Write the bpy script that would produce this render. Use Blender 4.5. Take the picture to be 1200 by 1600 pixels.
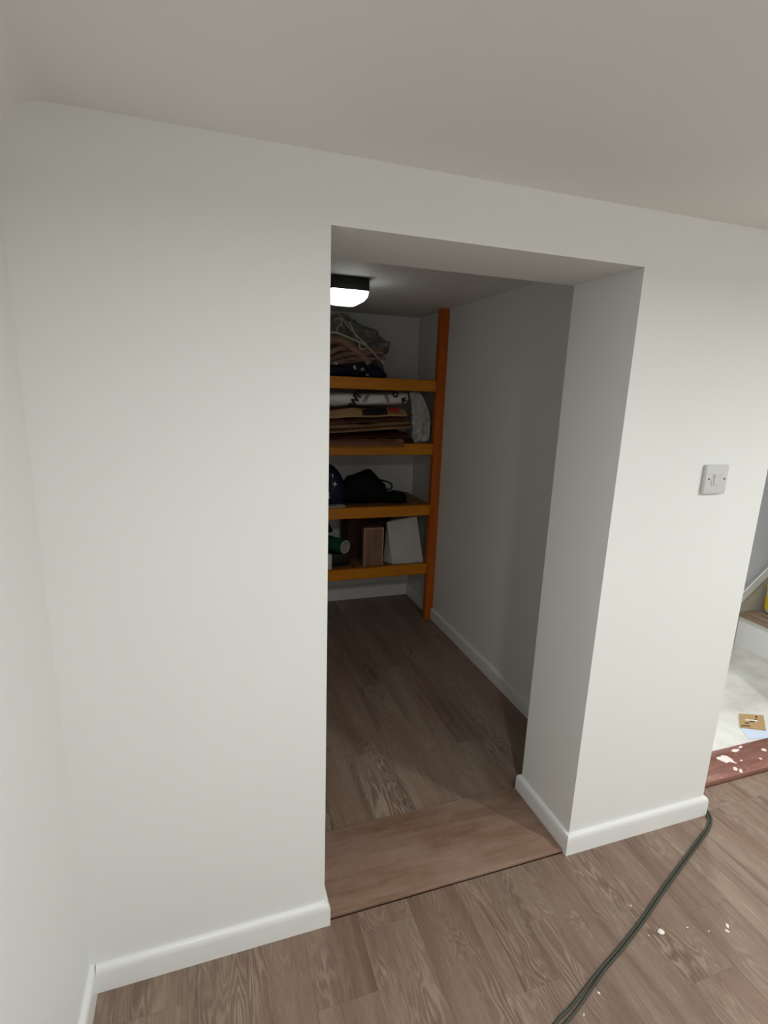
import bpy, bmesh, math, random
from mathutils import Vector, Matrix, noise
random.seed(7)
for o in list(bpy.data.objects): bpy.data.objects.remove(o)
scene = bpy.context.scene
COL = scene.collection

# ------------------------------------------------------------------ camera
cam_d = bpy.data.cameras.new('camera'); cam = bpy.data.objects.new('camera', cam_d); COL.objects.link(cam)
FW = Vector((0.31567912, 0.92199739, -0.22420419)); RT = Vector((0.94801412, -0.31647501, 0.03335854)); UP = Vector((0.04019853, 0.22307933, 0.97397109))
m = Matrix.Identity(4)
for i in range(3):
    m[i][0] = RT[i]; m[i][1] = UP[i]; m[i][2] = -FW[i]
m.translation = (-0.25857, -1.14614, 1.43932)
cam.matrix_world = m
cam_d.sensor_fit = 'VERTICAL'; cam_d.sensor_height = 36.0; cam_d.lens = 824.13 / 1600 * 36
cam_d.clip_start = 0.02
scene.camera = cam

# ------------------------------------------------------------------ world, lights, exposure
w = bpy.data.worlds.new('world'); scene.world = w; w.use_nodes = True
w.node_tree.nodes['Background'].inputs[0].default_value = (0.9, 0.95, 1, 1)
w.node_tree.nodes['Background'].inputs[1].default_value = 0.15
scene.view_settings.view_transform = 'Standard'
scene.view_settings.look = 'None'
scene.view_settings.exposure = 0.14
scene.view_settings.gamma = 1.0
scene.view_settings.use_curve_mapping = False

def downlight(name, loc, power, size=0.09, color=(0.955, 0.995, 1.0), spread=170):
    d = bpy.data.lights.new(name, 'AREA'); d.shape = 'DISK'; d.size = size; d.energy = power; d.color = color
    d.spread = math.radians(spread)
    o = bpy.data.objects.new(name, d); o.location = loc; COL.objects.link(o)
    return o
CEIL = 1.892; CCEIL = 1.908
# recessed ceiling lights of the room (behind and beside the camera) and of the stair hall
downlight('ceiling_downlight', (1.74, -1.31, CEIL - 0.004), 19.5)
downlight('ceiling_downlight', (0.16, -1.16, CEIL - 0.004), 10.0)
pd = bpy.data.lights.new('ceiling_fill', 'POINT'); pd.energy = 19.0; pd.shadow_soft_size = 0.06; pd.color = (0.98, 1.0, 0.97)  # added fill light, not a known fitting: lifts the ceiling and upper walls
po = bpy.data.objects.new('ceiling_fill', pd); po.location = (1.45, -2.35, 1.48); COL.objects.link(po)
downlight('hall_downlight', (1.77, 0.47, CCEIL - 0.004), 8.0, spread=140)

# ------------------------------------------------------------------ materials
def srgb(r, g, b):
    def f(c):
        c /= 255.0
        return c / 12.92 if c <= 0.04045 else ((c + 0.055) / 1.055) ** 2.4
    return (f(r), f(g), f(b), 1)
class NT:
    def __init__(s, name, rough=0.5, spec=0.5):
        s.m = bpy.data.materials.new(name); s.m.use_nodes = True
        s.t = s.m.node_tree; s.b = s.t.nodes['Principled BSDF']
        s.b.inputs['Roughness'].default_value = rough
        s.b.inputs['Specular IOR Level'].default_value = spec
    def n(s, typ, **kw):
        nd = s.t.nodes.new(typ)
        for k, v in kw.items():
            if k.startswith('i_'): nd.inputs[int(k[2:])].default_value = v
            else: setattr(nd, k, v)
        return nd
    def l(s, a, b): s.t.links.new(a, b)
    def coord(s, scale=(1, 1, 1), rnd=0.0, kind='Object'):
        tc = s.n('ShaderNodeTexCoord'); mp = s.n('ShaderNodeMapping'); mp.inputs['Scale'].default_value = scale
        src = tc.outputs[kind]
        if rnd:
            oi = s.n('ShaderNodeObjectInfo'); mu = s.n('ShaderNodeMath', operation='MULTIPLY', i_1=rnd); s.l(oi.outputs['Random'], mu.inputs[0])
            ad = s.n('ShaderNodeVectorMath', operation='ADD'); s.l(src, ad.inputs[0]); s.l(mu.outputs[0], ad.inputs[1]); src = ad.outputs[0]
        s.l(src, mp.inputs['Vector']); return mp.outputs[0]
    def noise(s, co, scale, detail=3, rough=0.5, dist=0.0):
        nd = s.n('ShaderNodeTexNoise'); nd.inputs['Scale'].default_value = scale; nd.inputs['Detail'].default_value = detail
        nd.inputs['Roughness'].default_value = rough; nd.inputs['Distortion'].default_value = dist
        s.l(co, nd.inputs['Vector']); return nd.outputs['Fac']
    def ramp(s, fac, stops, interp='LINEAR'):
        r = s.n('ShaderNodeValToRGB'); r.color_ramp.interpolation = interp
        el = r.color_ramp.elements
        while len(el) < len(stops): el.new(0.5)
        for e, (p, c) in zip(el, stops):
            e.position = p; e.color = c if len(c) == 4 else (*c, 1)
        s.l(fac, r.inputs[0]); return r.outputs[0]
    def mix(s, fac, a, b, mode='MIX'):
        nd = s.n('ShaderNodeMix', data_type='RGBA', blend_type=mode)
        for sock, v in ((nd.inputs[0], fac), (nd.inputs[6], a), (nd.inputs[7], b)):
            if hasattr(v, 'is_output'): s.l(v, sock)
            else: sock.default_value = v
        return nd.outputs[2]
    def math(s, op, a, b=0.0):
        nd = s.n('ShaderNodeMath', operation=op)
        for sock, v in ((nd.inputs[0], a), (nd.inputs[1], b)):
            if hasattr(v, 'is_output'): s.l(v, sock)
            else: sock.default_value = v
        return nd.outputs[0]
    def bump(s, h, strength=0.2, dist=0.002):
        nd = s.n('ShaderNodeBump'); nd.inputs['Strength'].default_value = strength; nd.inputs['Distance'].default_value = dist
        s.l(h, nd.inputs['Height']); s.l(nd.outputs[0], s.b.inputs['Normal'])
    def base(s, c):
        if hasattr(c, 'is_output'): s.l(c, s.b.inputs['Base Color'])
        else: s.b.inputs['Base Color'].default_value = c
        return s.m

def mat_paint(name, c, rough=0.6, bump=0.12, scale=160, spec=0.3):
    t = NT(name, rough, spec); co = t.coord()
    n = t.noise(co, scale, 4, 0.6); n2 = t.noise(co, 3.0, 2)
    t.bump(n, bump, 0.0015)
    dark = tuple(v * 0.965 for v in c[:3]) + (1,)
    return t.base(t.mix(n2, dark, c))
def mat_plain(name, c, rough=0.5, spec=0.5, var=0.12, scale=30, bump=0.1, rnd=0.0, metal=0.0):
    t = NT(name, rough, spec); co = t.coord(rnd=rnd or 0.0)
    t.b.inputs['Metallic'].default_value = metal
    n = t.noise(co, scale, 4, 0.6)
    t.bump(n, bump, 0.002)
    a = tuple(v * (1 - var) for v in c[:3]) + (1,); b = tuple(min(1, v * (1 + var)) for v in c[:3]) + (1,)
    return t.base(t.mix(n, a, b))
def mat_floor():
    t = NT('laminate_oak', 0.40, 0.4)
    co = t.coord((1, 1, 1), rnd=37.0)
    def sc(x, y, z=1):
        mp = t.n('ShaderNodeMapping'); mp.inputs['Scale'].default_value = (x, y, z); t.l(co, mp.inputs['Vector']); return mp.outputs[0]
    oi = t.n('ShaderNodeObjectInfo')
    wob = t.noise(sc(45, 14), 1.0, 3, 0.6)
    field = t.noise(sc(9.0, 1.5), 1.0, 3, 0.5, 0.35)
    field = t.math('ADD', field, t.math('MULTIPLY', wob, 0.012))
    rings = t.math('ADD', t.math('MULTIPLY', t.math('SINE', t.math('MULTIPLY', field, 170.0)), 0.5), 0.5)
    rings = t.math('POWER', rings, 1.6)
    maskn = t.ramp(t.noise(sc(5.0, 1.6), 1.2, 3, 0.6), [(0.47, (0, 0, 0)), (0.64, (1, 1, 1))])
    fib = t.noise(sc(420, 26), 1.0, 4, 0.75)
    speck = t.noise(sc(520, 210), 1.0, 3, 0.7)
    fib2 = t.noise(sc(60, 3.2), 1.0, 5, 0.7, 0.5)
    broad = t.noise(sc(12, 1.0), 1.0, 4, 0.6, 0.3)
    tone = t.noise(sc(6, 2.0), 1.0, 3, 0.6)
    base = t.ramp(broad, [(0.30, srgb(104, 84, 72)), (0.46, srgb(129, 109, 95)), (0.58, srgb(140, 121, 106)), (0.74, srgb(152, 134, 120))])
    base = t.mix(t.math('MULTIPLY', t.ramp(tone, [(0.4, (0, 0, 0)), (0.7, (1, 1, 1))]), 0.4), base, srgb(132, 104, 88))
    pale = t.mix(t.math('MULTIPLY', t.math('MULTIPLY', rings, maskn), 0.40), base, srgb(186, 168, 150))
    inv = t.math('SUBTRACT', 1.0, rings)
    dk = t.mix(t.math('MULTIPLY', t.math('MULTIPLY', inv, maskn), 0.30), pale, srgb(92, 70, 58))
    streak = t.ramp(fib2, [(0.29, (1, 1, 1)), (0.39, (0, 0, 0))])
    dk = t.mix(t.math('MULTIPLY', streak, 0.50), dk, srgb(90, 69, 58))
    lime = t.ramp(t.noise(sc(95, 5), 1.0, 4, 0.7, 0.4), [(0.60, (0, 0, 0)), (0.70, (1, 1, 1))])
    dk = t.mix(t.math('MULTIPLY', lime, 0.35), dk, srgb(184, 166, 150))
    crack = t.ramp(t.noise(sc(38, 1.7), 1.0, 2, 0.5, 0.2), [(0.22, (1, 1, 1)), (0.27, (0, 0, 0))])
    dk = t.mix(t.math('MULTIPLY', crack, 0.6), dk, srgb(72, 54, 44))
    knot = t.ramp(t.noise(sc(9, 2.4), 1.0, 2, 0.5, 0.1), [(0.22, (1, 1, 1)), (0.29, (0, 0, 0))])
    dk = t.mix(t.math('MULTIPLY', knot, 0.55), dk, srgb(82, 62, 50))
    fibc = t.ramp(fib, [(0.3, (0.80, 0.80, 0.80)), (0.7, (1.16, 1.16, 1.16))])
    col = t.mix(1.0, dk, fibc, 'MULTIPLY')
    spc = t.ramp(speck, [(0.3, (0.88, 0.88, 0.88)), (0.7, (1.12, 1.12, 1.12))])
    col = t.mix(1.0, col, spc, 'MULTIPLY')
    pv = t.ramp(oi.outputs['Random'], [(0.0, (0.94, 0.93, 0.92)), (1.0, (1.05, 1.05, 1.05))])
    col = t.mix(1.0, col, pv, 'MULTIPLY')
    h = t.math('ADD', t.math('MULTIPLY', fib, 0.6), t.math('MULTIPLY', t.math('MULTIPLY', rings, maskn), 0.3))
    t.bump(h, 0.22, 0.001)
    return t.base(col)
def mat_wood(name, c1, c2, c3, along='x', rough=0.5, scale=1.0, spec=0.4):
    t = NT(name, rough, spec)
    s = {'x': (3, 40, 40), 'y': (40, 3, 40), 'z': (40, 40, 3)}[along]
    co = t.coord(tuple(v * scale for v in s), rnd=11.0)
    n = t.noise(co, 1.0, 5, 0.65, 0.4); n2 = t.noise(co, 0.22, 3, 0.5, 0.3)
    c = t.ramp(n, [(0.25, c1), (0.5, c2), (0.75, c3)])
    c = t.mix(t.math('MULTIPLY', n2, 0.5), c, c2)
    t.bump(n, 0.12, 0.001)
    return t.base(c)
M = {}
M['wall'] = mat_paint('white_emulsion', (0.82, 0.825, 0.80, 1))
M['ceil'] = mat_paint('ceiling_emulsion', (0.87, 0.855, 0.835, 1), bump=0.16, scale=110)
M['gloss'] = mat_paint('white_gloss', (0.84, 0.84, 0.825, 1), 0.28, 0.03, 40, 0.5)
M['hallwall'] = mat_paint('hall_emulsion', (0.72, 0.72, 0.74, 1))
M['floor'] = mat_floor()
M['gap'] = mat_plain('underlay', srgb(52, 40, 33), 0.9, 0.1)
def mat_thresh():
    t = NT('threshold_wood', 0.5, 0.4); co = t.coord((3, 36, 36)); co2 = t.coord()
    n = t.noise(co, 1.0, 5, 0.65, 0.4)
    c = t.ramp(n, [(0.25, srgb(108, 80, 62)), (0.5, srgb(132, 103, 84)), (0.75, srgb(148, 121, 104))])
    d = t.ramp(t.noise(t.coord((1.6, 2.5, 1)), 2.2, 5, 0.65), [(0.40, (0, 0, 0)), (0.68, (1, 1, 1))])
    c = t.mix(t.math('MULTIPLY', d, 0.55), c, srgb(164, 142, 130))
    sp = t.ramp(t.noise(co2, 260, 3, 0.7), [(0.3, (0.86, 0.86, 0.86)), (0.7, (1.12, 1.12, 1.12))])
    c = t.mix(1.0, c, sp, 'MULTIPLY')
    t.bump(n, 0.12, 0.001); return t.base(c)
M['thresh'] = mat_thresh()
M['orange'] = mat_wood('orange_stained_pine', srgb(178, 104, 6), srgb(206, 126, 10), srgb(220, 146, 24), 'x', 0.45)
M['orange_v'] = mat_wood('orange_stained_pine_upright', srgb(170, 78, 10), srgb(192, 94, 14), srgb(208, 112, 24), 'z', 0.45)
M['slat'] = mat_wood('stained_slat', srgb(120, 74, 42), srgb(146, 96, 60), srgb(160, 112, 74), 'y', 0.5)
def mat_redboard():
    t = NT('red_brown_board', 0.5, 0.4); co = t.coord((4, 30, 30)); co2 = t.coord()
    n = t.noise(co, 1.0, 4, 0.6, 0.4)
    c = t.ramp(n, [(0.3, srgb(112, 72, 62)), (0.55, srgb(140, 96, 84)), (0.75, srgb(158, 118, 106))])
    d = t.ramp(t.noise(co2, 34, 5, 0.7), [(0.60, (0, 0, 0)), (0.70, (1, 1, 1))])
    c = t.mix(t.math('MULTIPLY', d, 0.45), c, srgb(205, 190, 182))
    t.bump(n, 0.15, 0.001); return t.base(c)
M['redboard'] = mat_redboard()
def mat_hallfloor():
    t = NT('painted_concrete', 0.6, 0.3); co = t.coord()
    n = t.noise(co, 5, 5, 0.6); s = t.ramp(t.noise(t.coord((10, 3, 1)), 6, 5, 0.7, 0.6), [(0.30, (1, 1, 1)), (0.40, (0, 0, 0))])
    c = t.ramp(n, [(0.3, srgb(196, 192, 184)), (0.6, srgb(224, 222, 214)), (0.8, srgb(236, 234, 228))])
    c = t.mix(t.math('MULTIPLY', s, 0.35), c, srgb(150, 146, 138))
    t.bump(t.noise(co, 30, 5, 0.6), 0.25, 0.002); return t.base(c)
M['hallfloor'] = mat_hallfloor()
M['stringer'] = mat_paint('cream_painted_board', (0.62, 0.58, 0.50, 1), 0.5)
M['white_plastic'] = mat_plain('white_plastic', (0.60, 0.60, 0.58, 1), 0.3, 0.5, 0.02, 20, 0.0)
M['screw'] = mat_plain('steel_screw', srgb(120, 112, 100), 0.35, 0.5, 0.1, 200, 0.1, metal=0.9)
M['black_plastic'] = mat_plain('black_plastic', srgb(24, 24, 24), 0.45, 0.4, 0.1, 60, 0.05)
M['cable'] = mat_plain('dark_green_grey_rubber', srgb(66, 66, 58), 0.55, 0.4, 0.25, 120, 0.1)
M['crumb'] = mat_plain('plaster', srgb(238, 234, 224), 0.8, 0.2, 0.05, 200, 0.2)
M['paintfleck'] = mat_plain('white_paint_fleck', srgb(236, 222, 214), 0.7, 0.2, 0.06, 150, 0.2)
M['kraft'] = mat_plain('kraft_paper', srgb(176, 138, 100), 0.75, 0.2, 0.18, 18, 0.3, rnd=9.0)
M['kraft_dark'] = mat_plain('kraft_paper_dark', srgb(128, 88, 66), 0.75, 0.2, 0.2, 18, 0.3, rnd=9.0)
M['maroon'] = mat_plain('maroon_paper', srgb(88, 42, 38), 0.7, 0.2, 0.2, 20, 0.2, rnd=5.0)
M['white_sack'] = mat_plain('white_plastic_sack', srgb(226, 226, 222), 0.35, 0.5, 0.06, 15, 0.25)
M['grey_sack'] = mat_plain('grey_white_sack', srgb(190, 188, 184), 0.35, 0.5, 0.16, 25, 0.4)
M['ink'] = mat_plain('black_ink', srgb(16, 16, 16), 0.5, 0.3, 0.05)
M['red_ink'] = mat_plain('red_ink', srgb(180, 52, 40), 0.5, 0.3, 0.05)
M['grey_bag'] = mat_plain('smoky_plastic', srgb(126, 124, 116), 0.3, 0.5, 0.25, 16, 0.3)
M['dark_cloth'] = mat_plain('dark_navy_cloth', srgb(30, 34, 52), 0.8, 0.2, 0.3, 30, 0.3)
M['hanger_brown'] = mat_wood('hanger_wood', srgb(108, 80, 62), srgb(138, 106, 84), srgb(160, 128, 102), 'x', 0.4)
M['hanger_pink'] = mat_wood('hanger_wood_reddish', srgb(104, 74, 64), srgb(132, 98, 86), srgb(154, 122, 110), 'x', 0.4)
M['hanger_cream'] = mat_plain('cream_plastic', srgb(186, 178, 154), 0.4, 0.5, 0.06)
M['chrome'] = mat_plain('steel_wire', srgb(200, 200, 198), 0.25, 0.5, 0.05, 50, 0.0, metal=1.0)
M['navy'] = mat_plain('navy_nylon', srgb(16, 20, 50), 0.5, 0.4, 0.15, 40, 0.15)
M['black_cloth'] = mat_plain('black_cloth', srgb(15, 14, 14), 0.8, 0.2, 0.2, 40, 0.3)
M['green'] = mat_plain('green_plastic', srgb(24, 84, 62), 0.45, 0.4, 0.1, 40, 0.1)
M['roll_core'] = mat_plain('pale_roll_core', srgb(190, 188, 170), 0.7, 0.2, 0.1)
M['box_brown'] = mat_wood('brown_wood_board', srgb(112, 82, 62), srgb(134, 102, 80), srgb(152, 120, 98), 'z', 0.6)
M['box_edge'] = mat_plain('pale_board_edge', srgb(178, 146, 124), 0.7, 0.2)
M['box_dark'] = mat_plain('dark_brown_carton', srgb(62, 34, 26), 0.6, 0.3, 0.15)
M['paper_bag'] = mat_plain('white_paper', srgb(196, 194, 184), 0.55, 0.3, 0.10, 14, 0.4)
M['stair_board'] = mat_wood('brown_board', srgb(122, 98, 82), srgb(148, 124, 106), srgb(166, 142, 124), 'y', 0.6)
M['yellow'] = mat_plain('yellow_plastic', srgb(222, 190, 40), 0.45, 0.4, 0.06)
M['cardboard'] = mat_plain('cardboard', srgb(176, 146, 104), 0.8, 0.2, 0.1, 60, 0.2)
M['blue_card'] = mat_plain('pale_blue_card', srgb(206, 216, 234), 0.5, 0.3, 0.03)
M['label_white'] = mat_plain('white_print', srgb(216, 216, 220), 0.5, 0.3, 0.05)
def mat_emit(name, c, s):
    t = NT(name, 0.4); t.b.inputs['Emission Color'].default_value = c; t.b.inputs['Emission Strength'].default_value = s
    n = t.noise(t.coord(), 20, 2); return t.base(t.mix(n, (0.85, 0.86, 0.86, 1), (0.9, 0.9, 0.9, 1)))
M['diffuser'] = mat_emit('lit_opal_diffuser', (0.93, 1.0, 0.98, 1), 1.15)
M['diffuser_side'] = mat_emit('lit_opal_side', (0.93, 1.0, 0.98, 1), 4.2)

# ------------------------------------------------------------------ helpers
def link(name, me, mat, parent=None, loc=None):
    o = bpy.data.objects.new(name, me); COL.objects.link(o)
    if mat is not None and len(me.materials) == 0: me.materials.append(M[mat])
    if parent: o.parent = parent
    if loc is not None: o.location = loc
    return o
def tag(o, label, cat, group=None):
    o['label'] = label; o['category'] = cat
    if group: o['group'] = group
    return o
def structure(o): o['kind'] = 'structure'; return o
def empty(name, loc=(0, 0, 0), rot=(0, 0, 0)):
    o = bpy.data.objects.new(name, None); COL.objects.link(o); o.location = loc; o.rotation_euler = rot
    o.empty_display_size = 0.05; return o
def smooth(me, ang=40):
    for p in me.polygons: p.use_smooth = True
    try: me.set_sharp_from_angle(angle=math.radians(ang))
    except Exception: pass
    return me
def bm_box(bm, x0, x1, y0, y1, z0, z1, bevel=0.0, seg=2, rot=None, pivot=None):
    r = bmesh.ops.create_cube(bm, size=1.0); vs = r['verts']
    for v in vs:
        v.co = Vector((x0 + (v.co.x + .5) * (x1 - x0), y0 + (v.co.y + .5) * (y1 - y0), z0 + (v.co.z + .5) * (z1 - z0)))
    if bevel:
        es = list({e for v in vs for e in v.link_edges})
        bmesh.ops.bevel(bm, geom=es, offset=bevel, segments=seg, affect='EDGES', profile=0.5)
def box(name, mat, b, parent=None, bevel=0.0, seg=2, loc=None):
    bm = bmesh.new(); bm_box(bm, *b, bevel=bevel, seg=seg)
    me = bpy.data.meshes.new(name); bm.to_mesh(me); bm.free()
    if bevel: smooth(me)
    return link(name, me, mat, parent, loc)
def pyd(name, mat, v, f, parent=None, sm=False, loc=None):
    me = bpy.data.meshes.new(name); me.from_pydata([tuple(a) for a in v], [], f); me.update()
    bm = bmesh.new(); bm.from_mesh(me); bmesh.ops.recalc_face_normals(bm, faces=bm.faces); bm.to_mesh(me); bm.free()
    if sm: smooth(me, sm if isinstance(sm, (int, float)) and sm is not True else 50)
    return link(name, me, mat, parent, loc)
def prism(name, mat, poly, axis, a0, a1, parent=None):
    """extrude a 2D outline along an axis; poly in the remaining two coordinates, in order"""
    n = len(poly)
    def P(p, a):
        if axis == 'x': return (a, p[0], p[1])
        if axis == 'y': return (p[0], a, p[1])
        return (p[0], p[1], a)
    v = [P(p, a0) for p in poly] + [P(p, a1) for p in poly]
    f = [tuple(range(n)), tuple(range(2 * n - 1, n - 1, -1))] + [(i, (i + 1) % n, (i + 1) % n + n, i + n) for i in range(n)]
    return pyd(name, mat, v, f, parent)
def smooth_path(pts, sub=6):
    pts = [Vector(p) for p in pts]; out = []
    for i in range(len(pts) - 1):
        p0 = pts[max(i - 1, 0)]; p1 = pts[i]; p2 = pts[i + 1]; p3 = pts[min(i + 2, len(pts) - 1)]
        for k in range(sub):
            t = k / sub
            out.append(0.5 * ((2 * p1) + (p2 - p0) * t + (2 * p0 - 5 * p1 + 4 * p2 - p3) * t * t + (3 * p1 - p0 - 3 * p2 + p3) * t ** 3))
    out.append(pts[-1]); return out
def tube(name, mat, pts, r, parent=None, seg=8, sub=6, flat=1.0):
    ps = smooth_path(pts, sub) if sub > 1 else [Vector(p) for p in pts]
    v = []; f = []; n = len(ps); up = Vector((0, 0, 1)); prev = None
    for i, p in enumerate(ps):
        d = (ps[min(i + 1, n - 1)] - ps[max(i - 1, 0)]).normalized()
        if prev is None:
            a = d.cross(up)
            if a.length < 1e-3: a = d.cross(Vector((1, 0, 0)))
        else: a = prev - d * prev.dot(d)
        a.normalize(); prev = a; b = d.cross(a)
        for k in range(seg):
            t = 2 * math.pi * k / seg
            v.append(p + a * math.cos(t) * r + b * math.sin(t) * r * flat)
    for i in range(n - 1):
        for k in range(seg):
            f.append((i * seg + k, i * seg + (k + 1) % seg, (i + 1) * seg + (k + 1) % seg, (i + 1) * seg + k))
    f.append(tuple(range(seg))); f.append(tuple(range((n - 1) * seg, n * seg)))
    return pyd(name, mat, v, f, parent, sm=60)
def blob(name, mat, outline, y, depth, parent=None, amp=0.012, freq=18, rings=10, seed=0, sharp=0.5, sub=4, zf=1.0):
    """a soft heap: outline in XZ (star-shaped about its centre), bulging both ways in Y, creased by noise"""
    ol = smooth_path([(a, 0, b) for a, b in outline + outline[:1]], sub)[:-1]
    cx = sum(p.x for p in ol) / len(ol); cz = sum(p.z for p in ol) / len(ol); zmin = min(p.z for p in ol)
    n = len(ol); v = []; f = []
    def pt(r, p, side):
        x = cx + (p.x - cx) * r; z = cz + (p.z - cz) * r
        bul = (max(0, 1 - r * r)) ** sharp
        q = Vector((x * freq + seed * 7.3, side * 3 + seed, z * freq * zf))
        nn = 0.7 * noise.noise(q) + 1.3 * (0.35 - abs(noise.noise(q * 1.3 + Vector((3, 9, 1))))) + 0.5 * (0.3 - abs(noise.noise(q * 2.9)))
        cr = noise.noise(q * 0.7 + Vector((5, 1, 2)))
        return Vector((x + amp * 0.5 * cr * r, y + side * depth * bul + side * amp * nn * (1 if r < 1 else 0.2), max(zmin, z + amp * 0.5 * nn * (r if r < 1 else 0.3))))
    for side in (-1, 1):
        base = len(v)
        v.append(pt(0, ol[0], side))
        for i in range(1, rings + 1):
            for p in ol: v.append(pt(i / rings, p, side))
        for k in range(n): f.append((base, base + 1 + k, base + 1 + (k + 1) % n))
        for i in range(rings - 1):
            a = base + 1 + i * n; b = a + n
            for k in range(n): f.append((a + k, b + k, b + (k + 1) % n, a + (k + 1) % n))
    me = bpy.data.meshes.new(name); me.from_pydata(v, [], f)
    bm = bmesh.new(); bm.from_mesh(me); bmesh.ops.remove_doubles(bm, verts=bm.verts, dist=0.0015)
    # close rim
    bmesh.ops.holes_fill(bm, edges=[e for e in bm.edges if e.is_boundary])
    lo = [e for e in bm.edges if e.is_boundary]
    bmesh.ops.recalc_face_normals(bm, faces=bm.faces); bm.to_mesh(me); bm.free(); smooth(me, 30)
    return link(name, me, mat, parent)
def sheet(name, mat, x0, x1, y0, y1, zfun, th, parent=None, nx=26, ny=8, amp=0.004, freq=14, seed=0, taper=None):
    """a folded paper or plastic slab: top and bottom grids, wavy, with a rounded front"""
    v = []; f = []
    def P(i, j, top):
        u = i / nx; t = j / ny
        xa, xb = (x0, x1)
        if taper: xb = x1 + taper * t
        x = xa + (xb - xa) * u; yy = y0 + (y1 - y0) * t
        edge = max(0.0, 1 - (2 * t - 1) ** 8) ** 0.5
        h = th * (0.25 + 0.75 * edge) * (1 if top else 0)
        q = Vector((x * freq, yy * freq * 0.6, seed * 3.1))
        nz = noise.noise(q) * amp + noise.noise(q * 3) * amp * 0.4
        yy += noise.noise(Vector((x * freq * 0.8, seed * 5.0, 1))) * 0.010 * (1 - t)
        return Vector((x, yy, zfun(u) + (th - h) * 0 + (h if top else th * 0.12 * (1 - edge)) + nz * (1.0 if top else 0.5) * (0.4 + edge)))
    for top in (0, 1):
        for j in range(ny + 1):
            for i in range(nx + 1): v.append(P(i, j, top))
    W = nx + 1; N = W * (ny + 1)
    for j in range(ny):
        for i in range(nx):
            a = j * W + i
            f.append((a, a + 1, a + W + 1, a + W)); f.append((N + a, N + a + W, N + a + W + 1, N + a + 1))
    for i in range(nx):
        f.append((i, N + i, N + i + 1, i + 1)); a = ny * W + i; f.append((a, a + 1, N + a + 1, N + a))
    for j in range(ny):
        a = j * W; f.append((a, a + W, N + a + W, N + a)); a = j * W + nx; f.append((a, N + a, N + a + W, a + W))
    return pyd(name, mat, v, f, parent, sm=45)
def text_part(name, s, size, mat, matrix, parent, thick=0.0004, bold=0.035):
    cu = bpy.data.curves.new(name, 'FONT'); cu.body = s; cu.size = size; cu.extrude = thick; cu.offset = size * bold; cu.align_x = 'CENTER'; cu.align_y = 'CENTER'; cu.resolution_u = 3
    tmp = bpy.data.objects.new('tmp_text', cu); COL.objects.link(tmp)
    dg = bpy.context.evaluated_depsgraph_get(); me = bpy.data.meshes.new_from_object(tmp.evaluated_get(dg))
    bpy.data.objects.remove(tmp); me.transform(matrix); me.materials.clear()
    return link(name, me, mat, parent)

# ------------------------------------------------------------------ dimensions
XL, XO, H, D = -0.572, 0.80, 1.762, 0.272        # left wall, opening width and height, wall thickness
XR, XD, XE = 1.37, 2.28, 3.05                      # right end of pier, far side of hall doorway, right wall
YB = -3.30                                         # wall behind the camera
CXL, CXR, CYB = -0.30, 1.100, 2.235                # cupboard
HY, HXE = 1.00, 4.30                               # hall: far wall and end
H2 = 1.762

# ------------------------------------------------------------------ structure
structure(prism('wall_front', 'wall', [(XL, 0), (0, 0), (0, H), (XO, H), (XO, 0), (XR, 0), (XR, H2), (XD, H2), (XD, 0), (XE, 0), (XE, CEIL), (XL, CEIL)], 'y', 0.0, D))
structure(box('wall_left', 'wall', (XL - 0.1, XL, YB - 0.1, D, 0, CEIL)))
structure(box('wall_rear', 'wall', (XL - 0.1, XE + 0.1, YB - 0.1, YB, 0, CEIL)))
structure(box('wall_right', 'wall', (XE, XE + 0.1, YB, D, 0, CEIL)))
structure(box('wall_middle', 'wall', (CXR, XR, D, CYB + 0.1, 0, CCEIL)))
structure(box('wall_cupboard_back', 'wall', (CXL - 0.1, CXR, CYB, CYB + 0.1, 0, CCEIL)))
structure(box('wall_cupboard_left', 'wall', (CXL - 0.1, CXL, D, CYB, 0, CCEIL)))
structure(box('wall_hall_far', 'hallwall', (XR, HXE + 0.1, HY, HY + 0.1, 0, 3.2)))
structure(box('wall_hall_near', 'hallwall', (XE, HXE, D - 0.1, D, 0, 3.2)))
structure(box('wall_hall_end', 'hallwall', (HXE, HXE + 0.1, D - 0.1, HY, 0, 3.2)))
structure(box('ceiling', 'ceil', (XL - 0.1, XE + 0.1, YB - 0.1, D, CEIL, CEIL + 0.1)))
structure(box('ceiling_cupboard', 'ceil', (CXL - 0.1, CXR, D, CYB + 0.1, CCEIL, CCEIL + 0.1)))
structure(box('ceiling_hall', 'ceil', (CXR, XE + 0.1, D, HY + 0.1, CCEIL, CCEIL + 0.1)))
structure(box('ceiling_stairwell', 'ceil', (XE + 0.1, HXE + 0.1, D - 0.1, HY + 0.1, 3.2, 3.3)))

def fillet_strip(name, path_a, path_b, corner_dir, r, mat):
    """hollow plaster fillet where wall meets ceiling: from point a to b, corner_dir = inward horizontal direction"""
    a = Vector(path_a); b = Vector(path_b); d = Vector(corner_dir); prof = [(0, 0)]
    n = 8
    for k in range(n + 1):
        t = math.pi / 2 * k / n
        prof.append((r - r * math.cos(t) if True else 0, -(r - r * math.sin(t))))
    v = []; m_ = len(prof)
    for P in (a, b):
        for (u, z) in prof: v.append(P + d * u + Vector((0, 0, z)))
    f = [tuple(range(m_)), tuple(range(2 * m_ - 1, m_ - 1, -1))] + [(i, (i + 1) % m_, (i + 1) % m_ + m_, i + m_) for i in range(m_)]
    return structure(pyd(name, mat, v, f, sm=50))
fillet_strip('trim_1', (XL, YB, CEIL), (XL, 0, CEIL), (1, 0, 0), 0.085, 'ceil')

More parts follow.
